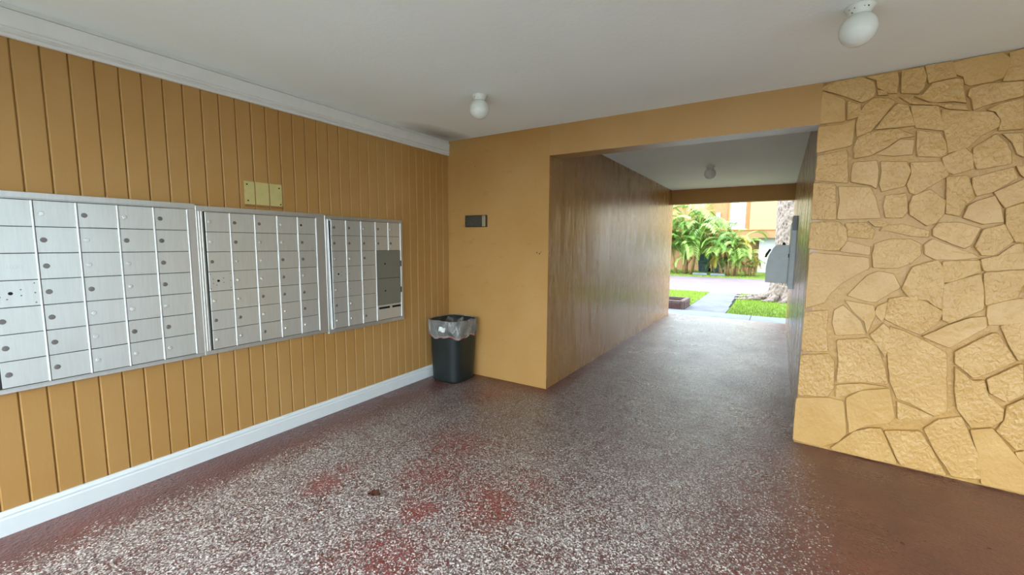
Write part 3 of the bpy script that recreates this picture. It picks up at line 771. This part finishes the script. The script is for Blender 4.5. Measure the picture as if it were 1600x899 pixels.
ceiling_light(.255, 2.69, ZC, 'large looking globe light at the top right near the stone wall', 5)
ceiling_light(-.901, 6.71, ZPC, 'small globe light on the passage ceiling', 2)

# grey wall box on the back wall
t = empty('wall_sign_box', (-2.835, YB, 1.672), 'small mottled grey metal box on the mustard wall above the bin', 'wall box')
b = MB(); b.box((-.142, -.032, 0), (.142, 0, .128)); b.build('housing', M['facemottle'], t, bevel=.003)
b = MB(); b.box((-.128, -.036, .012), (.088, -.030, .116)); b.build('face_panel', M['facemottle'], t, bevel=.002)
b = MB(); b.box((.096, -.040, .004), (.138, -.030, .124)); o = b.build('end_plate', M['endcap'], t, bevel=.003)
b = MB(); b.box((-.136, -.037, .030), (-.122, -.030, .062)); b.build('switch', M['black'], t, bevel=.001)

# ================================================================ TRASH CAN
def sq(n_=4.2):
    def f(x, y):
        k = (abs(x)**n_ + abs(y)**n_) ** (-1/n_)
        return x*k, y*k
    return f
CX, CY = -2.985, 3.525
t = empty('trash_can', (CX, CY, 0), 'dark green plastic trash can in the corner with a clear bag liner', 'trash can')
b = MB(); S_ = sq()
b.lathe([(.001, 0), (.170, 0), (.182, .010), (.184, .03), (.202, .50), (.206, .52), (.208, .64), (.214, .645), (.216, .665), (.210, .67), (.204, .665), (.198, .50), (.178, .04), (.001, .04)], n=64, shape=S_)
b.build('body', M['can'], t, smooth=True)
b = MB()
vs = []; fs = []; n_ = 96
prof_b = [(.150, .42), (.192, .55), (.207, .655), (.215, .679), (.224, .676), (.226, .64), (.226, .58), (.222, .52), (.216, .492)]
for i, (r, z) in enumerate(prof_b):
    for k in range(n_):
        a = 2*math.pi*k/n_; x, y = S_(math.cos(a), math.sin(a))
        wob = .0035*math.sin(a*9 + i*.9) + .003*math.sin(a*23+i*1.7)
        if i < 2: wob *= 3
        dz = (.012*math.sin(a*5+1) + .008*math.sin(a*11)) if i >= 7 else (.002*math.sin(a*7))
        vs.append((x*(r+wob), y*(r+wob), z+dz))
for i in range(len(prof_b)-1):
    for k in range(n_): fs.append((i*n_+k, i*n_+(k+1) % n_, (i+1)*n_+(k+1) % n_, (i+1)*n_+k))
b.add(vs, fs); o = b.build('bag_liner', M['bag'], t, smooth=True); o['label'] = 'clear crinkled plastic bag over the rim'
b = MB(); vs = []; fs = []
for i, z in enumerate((.494, .510)):
    for k in range(n_):
        a = 2*math.pi*k/n_; x, y = S_(math.cos(a), math.sin(a)); r = .2155-.004*(1-i) + .002*math.sin(a*7)
        vs.append((x*r, y*r, z+.012*math.sin(a*5+1)+.006*math.sin(a*11)))
for k in range(n_): fs.append((k, (k+1) % n_, n_+(k+1) % n_, n_+k))
b.add(vs, fs); o = b.build('tie_band', M['red'], t, smooth=True, fix=False)
sd = o.modifiers.new('thick', 'SOLIDIFY'); sd.thickness = .001
b = MB(); g = 6; vs = []
for i in range(g):
    for j in range(g):
        vs.append((-.05+.085*i/(g-1) + .012*j/(g-1), .004*math.sin(i*1.7+j*2.1), .56+.050*j/(g-1) + .006*math.sin(i*1.3)))
b.add(vs, [(i*g+j, (i+1)*g+j, (i+1)*g+j+1, i*g+j+1) for i in range(g-1) for j in range(g-1)])
o = b.build('paper_scrap', M['paper'], t, fix=False); o.location = (.03, -.2165, 0); o.rotation_euler = (0, 0, .05)
sd = o.modifiers.new('thick', 'SOLIDIFY'); sd.thickness = .0008

# dead leaf on the floor
t = empty('dead_leaf', (-1.935, 1.563, 0), 'curled brown dead leaf lying on the worn floor', 'leaf')
b = MB(); vs = []; nL = 9; ang = math.radians(35)
for i in range(nL):
    f = i/(nL-1); wv = .017*math.sin(math.pi*min(1, f*1.05))**.7*(1+.25*math.sin(i*2.4))
    for j in (-1, -.5, 0, .5, 1):
        vs.append((-.03+.058*f, wv*j, .003 + .013*abs(j)**1.5*(1 if f < .8 else .4) + .003*math.sin(i*1.9+j*3)+.004*f))
fs = [(i*5+j, (i+1)*5+j, (i+1)*5+j+1, i*5+j+1) for i in range(nL-1) for j in range(4)]
b.add(vs, fs); o = b.build('blade', M['dleaf'], t, smooth=True, fix=False); o.rotation_euler = (0, 0, ang); o.scale = (1.35, 1.5, 1.5)
sd = o.modifiers.new('thick', 'SOLIDIFY'); sd.thickness = .0008
b = MB(); b.tube([(.026, 0, .006), (.042, .002, .004), (.062, -.001, .0016)], [.0012, .001, .0008], 5)
o = b.build('stalk', M['dleaf'], t); o.rotation_euler = (0, 0, ang); o.scale = (1.35, 1.35, 1)
# small debris flecks
for i, (x, y, s_) in enumerate(((-2.52, 2.58, .010), (-1.60, 2.55, .012), (-2.02, 3.02, .008), (-1.35, 2.28, .012), (-1.93, 2.62, .007), (.62, 2.74, .012), (.98, 2.93, .012), (-2.0, 3.3, .008))):
    b = MB(); b.lathe([(0, .004), (s_*.6, .003), (s_, 0)], n=7)
    o = b.build('debris_fleck', M['dleaf'], fix=True); o.location = (x, y, 0); o.scale = (1, .5, 1); o.rotation_euler = (0, 0, i*1.1)
    lab = ['beside the board wall', 'in the middle of the floor', 'near the bin', 'in front of the passage', 'left of the floor middle', 'on the red paint nearest the stone wall', 'on the red paint at right', 'nearest the mustard wall'][i]
    tag(o, 'tiny dark fleck of debris ' + lab, 'debris', 'dark flecks on the floor')

# ================================================================ ELECTRICAL ON PASSAGE RIGHT WALL
t = empty('electrical_panel', (XS, 7.2, .9), 'tall flat grey electrical cabinet on the right passage wall', 'electrical panel')
def wbox(name, mat, a, c, par, bev=.003):
    b = MB(); b.box(a, c); o = b.build(name, mat, bevel=bev); return kid(o, par)
wbox('cabinet', M['elec'], (XS-.055, 6.9, .90), (XS-.001, 7.6, 1.70), t)
wbox('upper_cover', M['elec_d'], (XS-.055, 6.9, 1.703), (XS-.001, 7.6, 1.895), t)
wbox('door', M['elec'], (XS-.065, 6.93, .93), (XS-.055, 7.57, 1.80), t)
wbox('latch', M['black'], (XS-.078, 6.96, 1.33), (XS-.065, 7.0, 1.38), t, .001)
t = empty('disconnect_switch', (XS-.07, 7.35, .95), 'deep grey switch box with a sloped top corner and black handle', 'switch box')
b = MB(); pf = [(XS-.066, .955), (-.145, .955), (-.150, 1.17), (-.128, 1.33), (-.075, 1.45), (-.035, 1.50), (XS-.066, 1.50)]
b.prism(pf, 7.2, 7.55, lambda p, q, t_: (p, t_, q)); kid(b.build('housing', M['elec'], bevel=.004), t)
b = MB(); b.tube([(-.105, 7.22, 1.44), (-.150, 7.22, 1.36), (-.158, 7.22, 1.32)], [.014, .018, .014], 8); kid(b.build('handle', M['black']), t)
b = MB(); b.lathe([(.0, .04), (.012, .038), (.018, .025), (.022, 0), (0, 0)], c=(.055, 7.3, 1.50), n=12); kid(b.build('top_knob', M['black']), t)
# conduit between switch and ceiling-side
# ================================================================ OUTSIDE
GZ = -.02
b = MB(); b.box((-30, -30, -.35), (30, YO-.3, -.13)); b.box((-30, YO-.3, -.35), (30, 60, -.14))
struct(b.build('ground_1', M['path'], fix=False), 'base ground under everything')
b = MB(); b.box((-14, -16, -.13), (14, YO-.3, -.03)); b.box((XR+.001, YO-.3, -.13), (14, 9.4, -.03))
struct(b.build('ground_2', M['forecourt'], fix=False), 'pale forecourt behind the viewer')
# concrete apron at the end of the passage, two bays
ap = empty('concrete_apron', (-1, 9.9, 0), 'pale concrete strip at the far mouth of the passage', 'pavement')
for (x0, x1) in ((-6, -2.9), (-2.89, -.42), (-.41, 3.5)):
    wbox('slab', M['concrete'], (x0, YE+.07, -.12), (x1, 10.26, -.004), ap, .004)
pth = empty('garden_path', (-1.4, 12, 0), 'grey concrete path leading from the passage to the driveway', 'path')
for i, (y0, y1) in enumerate(((10.27, 11.3), (11.31, 12.4), (12.41, 13.5), (13.51, 14.6))):
    wbox('slab', M['path'], (-1.78, y0, -.12), (-.92-.12*(i*.25), y1, -.008-.002*(i % 2)), pth, .004)
b = MB(); b.box((-18, 14.61, -.13), (14, 21.4, -.012))
tag(b.build('driveway', M['drive'], fix=False), 'faded pinkish driveway crossing in front of the palms', 'driveway')
def lawn(name, quads, label, n_bl, z=.0):
    b = MB()
    for (x0, y0, x1, y1) in quads: b.box((x0, y0, -.13), (x1, y1, -.01))
    o = tag(b.build(name, M['lawn'], fix=False), label, 'lawn')
    rs = np.random.RandomState(len(label))
    areas = [(q[2]-q[0])*(q[3]-q[1]) for q in quads]; tot = sum(areas)
    V = []; F = []
    for q, a in zip(quads, areas):
        m = int(n_bl*a/tot)
        xs = rs.uniform(q[0], q[2], m); ys = rs.uniform(q[1], q[3], m); hh = rs.uniform(.018, .05, m); an = rs.uniform(0, 6.28, m)
        lx = rs.uniform(-.02, .02, m); ly = rs.uniform(-.02, .02, m); w = rs.uniform(.004, .008, m)
        for i in range(m):
            dx, dy = math.cos(an[i])*w[i], math.sin(an[i])*w[i]; o0 = len(V)
            V += [(xs[i]-dx, ys[i]-dy, -.011), (xs[i]+dx, ys[i]+dy, -.011), (xs[i]+lx[i], ys[i]+ly[i], hh[i])]
            F.append((o0, o0+1, o0+2))
    g = MB(); g.v = V; g.f = F; go = g.build('grass_blades', M['grass'], o, fix=False); go['kind'] = 'stuff'
    return o
lawn('lawn', [(-.90, 10.27, 4, 14.6)], 'bright green lawn patch right of the path under the tree', 26000)
lawn('lawn', [(-6, 11.2, -1.79, 14.6), (-6, 10.27, -2.83, 11.19)], 'green lawn left of the path behind the brick planter', 22000)
lawn('lawn', [(-18, 21.41, 10, 27)], 'thin grass strip at the foot of the palms', 26000)

# brick planter
pl = empty('brick_planter', (-2.3, 10.6, 0), 'low dark brick planter at the left of the path', 'planter')
def brick_run(x0, y0, x1, y1, along):
    for c in range(3):
        z0 = -.01 + c*.068
        L = (x1-x0) if along == 'x' else (y1-y0)
        nb = max(1, round(L/.2)); st = L/nb; off = st/2 if c % 2 else 0
        p = -off
        while p < L-.01:
            a, e = max(0, p)+.004, min(L, p+st)-.004
            if e-a > .02:
                m = M['cap'] if c == 2 else M['brick']
                if along == 'x': wbox('brick', m, (x0+a, y0, z0), (x0+e, y1, z0+.062), pl, .003)
                else: wbox('brick', m, (x0, y0+a, z0), (x1, y0+e, z0+.062), pl, .003)
            p += st
brick_run(-2.80, 10.29, -1.86, 10.39, 'x'); brick_run(-1.89, 10.40, -1.79, 11.14, 'y')
brick_run(-2.78, 11.05, -1.90, 11.14, 'x'); brick_run(-2.78, 10.40, -2.68, 11.04, 'y')
wbox('mortar_core', M['cap'], (-2.77, 10.30, -.01), (-1.80, 10.38, .18), pl, 0)
wbox('mortar_core', M['cap'], (-1.88, 10.40, -.01), (-1.80, 11.13, .18), pl, 0)
wbox('mortar_core', M['cap'], (-2.77, 11.06, -.01), (-1.89, 11.13, .18), pl, 0)
wbox('mortar_core', M['cap'], (-2.77, 10.40, -.01), (-2.69, 11.04, .18), pl, 0)
wbox('soil', M['soil'], (-2.68, 10.39, -.01), (-1.89, 11.05, .11), pl, 0)

# big tree with flared roots
def trunk():
    t = empty('shade_tree', (.33, 13.55, 0), 'thick grey-brown tree trunk with flared roots on the lawn', 'tree')
    b = MB(); n_ = 40; zs = [-.009, .04, .12, .24, .42, .7, 1.1, 1.6, 2.2, 2.9, 3.6, 4.4, 5.4]
    rs = [.62, .58, .53, .49, .47, .455, .445, .44, .44, .44, .45, .48, .5]
    vs = []; fs = []
    for i, (z, r) in enumerate(zip(zs, rs)):
        for k in range(n_):
            a = 2*math.pi*k/n_
            fl = (1 + .20*math.exp(-z*3.2)*math.sin(a*7+.6)) * (1+.035*math.sin(a*5+z*1.3)+.02*math.sin(a*13+z*3))
            vs.append((r*fl*math.cos(a), r*fl*math.sin(a), z))
    for i in range(len(zs)-1):
        for k in range(n_): fs.append((i*n_+k, i*n_+(k+1) % n_, (i+1)*n_+(k+1) % n_, (i+1)*n_+k))
    b.add(vs, fs); b.build('trunk', M['bark'], t, smooth=True)
    for ang, L, r in ((math.radians(196), 1.0, .10), (math.radians(222), .55, .12), (math.radians(250), .45, .13), (math.radians(282), .4, .12), (math.radians(165), 1.0, .09), (math.radians(20), .9, .11), (math.radians(320), .6, .12)):
        pts = []; rr = []
        for k in range(8):
            f = k/7; a = ang + .35*math.sin(f*3)*(.5)
            d = .34 + L*f; pts.append((d*math.cos(a), d*math.sin(a), .18*(1-f)**2 + .012)); rr.append(r*(1-.72*f))
        b = MB(); b.tube(pts, rr, 10); b.build('root', M['bark'], t, smooth=True)
    for ang, tilt in ((.3, .5), (2.2, .6), (4.1, .45)):
        b = MB(); b.tube([(0, 0, 5.0), (math.cos(ang)*1.2*tilt, math.sin(ang)*1.2*tilt, 6.4), (math.cos(ang)*3.2*tilt, math.sin(ang)*3.2*tilt, 8.2)], [.34, .24, .12], 10)
        b.build('branch', M['bark'], t, smooth=True)
    return t
trunk()
# crown: a leaf mass well above the frame, one stuff part
rs = np.random.RandomState(4); V = []; F = []
for i in range(9000):
    a, r_, zz = rs.uniform(0, 6.283), rs.uniform(0, 1)**.5*3.2, rs.uniform(6.2, 9.2)
    c = Vector((.33+r_*math.cos(a), 13.55+r_*math.sin(a), zz)); d = Vector(rs.normal(size=3)).normalized()*.11; e = d.cross(Vector(rs.normal(size=3))).normalized()*.05
    o0 = len(V); V += [c-d, c+e, c+d, c-e]; F.append((o0, o0+1, o0+2, o0+3))
g = MB(); g.v = [tuple(v) for v in V]; g.f = F
tr = [o for o in COL.objects if o.name == 'shade_tree'][0]
go = kid(g.build('crown', M['leaf'], fix=False), tr); go['kind'] = 'stuff'

# areca palms
def frond_mesh(L, droop, mat, seed, n_l=26, wide=.34):
    r_ = random.Random(seed); b = MB(); pts = []; dirs = []
    pos = Vector((0, 0, 0)); el = math.radians(78)
    K = 14
    for k in range(K+1):
        pts.append(pos.copy()); d = Vector((math.cos(el), 0, math.sin(el))); dirs.append(d.copy()); pos = pos + d*(L/K); el -= droop/K*(.5+1.0*k/K)
    b.tube(pts, [.016*(1-.8*k/K)+.003 for k in range(K+1)], 4)
    for i in range(n_l):
        f = .22 + .78*i/(n_l-1); kk = f*K; k0 = min(int(kk), K-1); p = pts[k0].lerp(pts[k0+1], kk-k0); d = dirs[k0]
        ll = wide*L*.62*math.sin(math.pi*min(1, .25+.78*(1-f)+.05))**.8 + .05
        for s_ in (-1, 1):
            side = Vector((0, s_, 0)); nrm = d.cross(side)*s_
            v = (d*.75 + side*.85 + Vector((0, 0, .12 - .1*r_.random()))).normalized()
            m_ = p + v*ll*.55; e_ = m_ + (v + Vector((0, 0, -.75))).normalized()*ll*.5
            w = Vector((0, 0, 1)).cross(v).normalized()*.019
            b.add([p-w*.5, p+w*.5, m_+w, m_-w, e_], [(0, 1, 2, 3), (3, 2, 4)])
    return b.mesh('frond', mat, fix=False)
FR = [frond_mesh(1.9, 2.1, M['leaf'], 1), frond_mesh(1.7, 2.7, M['leaf'], 2), frond_mesh(1.5, 1.6, M['leaf'], 3), frond_mesh(2.1, 2.5, M['leaf'], 4)]
FY = frond_mesh(1.5, 3.0, M['leaf_y'], 5); FD = frond_mesh(1.3, 3.6, M['leaf_d'], 6)
def palm(x, y, h, nst, nfr, spread, label, seed, sc=1.0, dry=.1):
    r_ = random.Random(seed)
    t = empty('areca_palm', (x, y, 0), label, 'palm', 'areca palms across the driveway')
    tops = []
    for i in range(nst):
        a = 2*math.pi*i/nst + r_.uniform(-.4, .4); r0 = r_.uniform(.05, .28)*spread; hh = h*r_.uniform(.45, 1.0); ln = r_.uniform(.05, .35)*spread
        pts = [(r0*math.cos(a)*(1+f*ln*3), r0*math.sin(a)*(1+f*ln*3), hh*f) for f in (0, .33, .66, 1)]
        b = MB(); b.tube(pts, [.06, .045, .04, .035], 7); b.build('stem', M['stem'], t, smooth=True)
        tops.append((Vector(pts[-1]), a))
    for i in range(nfr):
        p, a = tops[i % nst]
        az = r_.uniform(0, 2*math.pi); u = r_.random()
        me = FD if u < dry*.5 else FY if u < dry else FR[i % 4]
        s_ = sc*r_.uniform(.75, 1.1)
        z = p.z*r_.uniform(.22, 1.0)
        inst('frond', me, t, (p.x, p.y, z), (0, r_.uniform(-.25, .35), az), (s_, s_, s_))
    return t
palm(-4.0, 23.2, 3.0, 8, 120, 1.7, 'tallest bushy palm at the left of the passage view', 11, 1.2, .06)
palm(-1.95, 23.0, 1.9, 7, 90, 1.3, 'medium palm with yellowing fronds below the white upstairs door', 12, .95, .24)
palm(-5.9, 23.6, 1.8, 6, 40, 1.4, 'palm mostly hidden behind the left passage wall', 13, 1.0, .08)
palm(-1.12, 23.4, .7, 4, 26, .8, 'low yellow-green palm beside the white garage wall', 14, .62, .45)
palm(-2.55, 24.4, .35, 4, 16, .8, 'short dark palm between the two green bins', 15, .55, .0)
palm(2.2, 23.2, 1.6, 6, 40, 1.4, 'palm to the right behind the tree trunk', 16, 1.0, .1)

# bins behind palms
def bin_(x, y, label):
    t = empty('wheeled_bin', (x, y, 0), label, 'bin', 'dark bins between the palms')
    b = MB(); b.add([(-.24, -.26, 0), (.24, -.26, 0), (.24, .26, 0), (-.24, .26, 0), (-.30, -.32, .95), (.30, -.32, .95), (.30, .32, .95), (-.30, .32, .95)],
                    [(0,3,2,1),(4,5,6,7),(0,1,5,4),(1,2,6,5),(2,3,7,6),(3,0,4,7)])
    b.build('body', M['bin'], t, bevel=.02)
    b = MB(); b.box((-.32, -.35, .955), (.32, .34, 1.0)); b.build('lid', M['bin'], t, bevel=.01)
    for s_ in (-1, 1):
        b = MB(); b.lathe([(0, .03), (.10, .03), (.10, -.03), (0, -.03)], n=14); o = b.build('wheel', M['black'], t); o.location = (s_*.27, .30, .10); o.rotation_euler = (0, math.pi/2, 0)
bin_(-3.45, 25.4, 'left dark green wheeled bin behind the palms')
bin_(-2.78, 25.4, 'right dark green wheeled bin behind the palms')
for i, x in enumerate((-3.25, -2.45)):
    b = MB(); b.box((x-.33, 22.55, -.012), (x+.33, 22.75, .10))
    tag(b.build('parking_stop', M['concrete'], bevel=.02), ['left', 'right'][i] + ' low concrete kerb stop at the foot of the palms', 'kerb stop', 'kerb stops by the palms')

# building across the driveway
bd = empty('apartment_building', (-2, 27.5, 0), 'peach and yellow two-storey apartment building across the driveway', 'building')
wbox('lower_wall', M['orange'], (-16, 27.6, -.1), (-.95, 27.9, 2.35), bd, 0)
wbox('lower_wall', M['white'], (-.95, 27.2, -.1), (6, 27.9, 1.88), bd, 0)['label'] = 'white garage wall'
wbox('floor_band', M['orange'], (-16, 26.6, 1.88), (8, 27.6, 2.30), bd, 0)
wbox('band_ledge', M['jamb'], (-16, 26.55, 2.30), (8, 27.6, 2.36), bd, 0)
wbox('upper_wall', M['orange'], (-16, 27.61, 2.36), (-1.47, 27.9, 6.2), bd, 0)
wbox('upper_wall', M['yellow'], (-1.47, 27.0, 2.36), (8, 27.9, 6.2), bd, 0)['label'] = 'pale yellow projecting upper wall'
dr = wbox('door', M['white'], (-2.50, 27.53, 2.36), (-1.72, 27.60, 4.4), bd, 0)
wbox('door_jamb', M['jamb'], (-1.72, 27.50, 2.36), (-1.47, 27.60, 4.6), bd, 0)
wbox('door_jamb', M['jamb'], (-2.58, 27.50, 2.36), (-2.50, 27.60, 4.6), bd, 0)
wbox('door_plate', M['elec_d'], (-2.22, 27.51, 3.86), (-2.10, 27.53, 3.92), bd, 0)
wl2 = wbox('wall_lamp', M['white'], (-3.24, 27.45, 2.98), (-3.02, 27.61, 3.34), bd, .01)
wbox('lamp_glass', M['elec_d'], (-3.16, 27.43, 3.16), (-3.08, 27.45, 3.24), bd, 0)
wbox('roof', M['roof'], (-16.3, 26.2, 6.2), (8.3, 33, 6.45), bd, 0)
wbox('side_body', M['orange'], (-16, 27.9, -.1), (8, 33, 6.2), bd, 0)
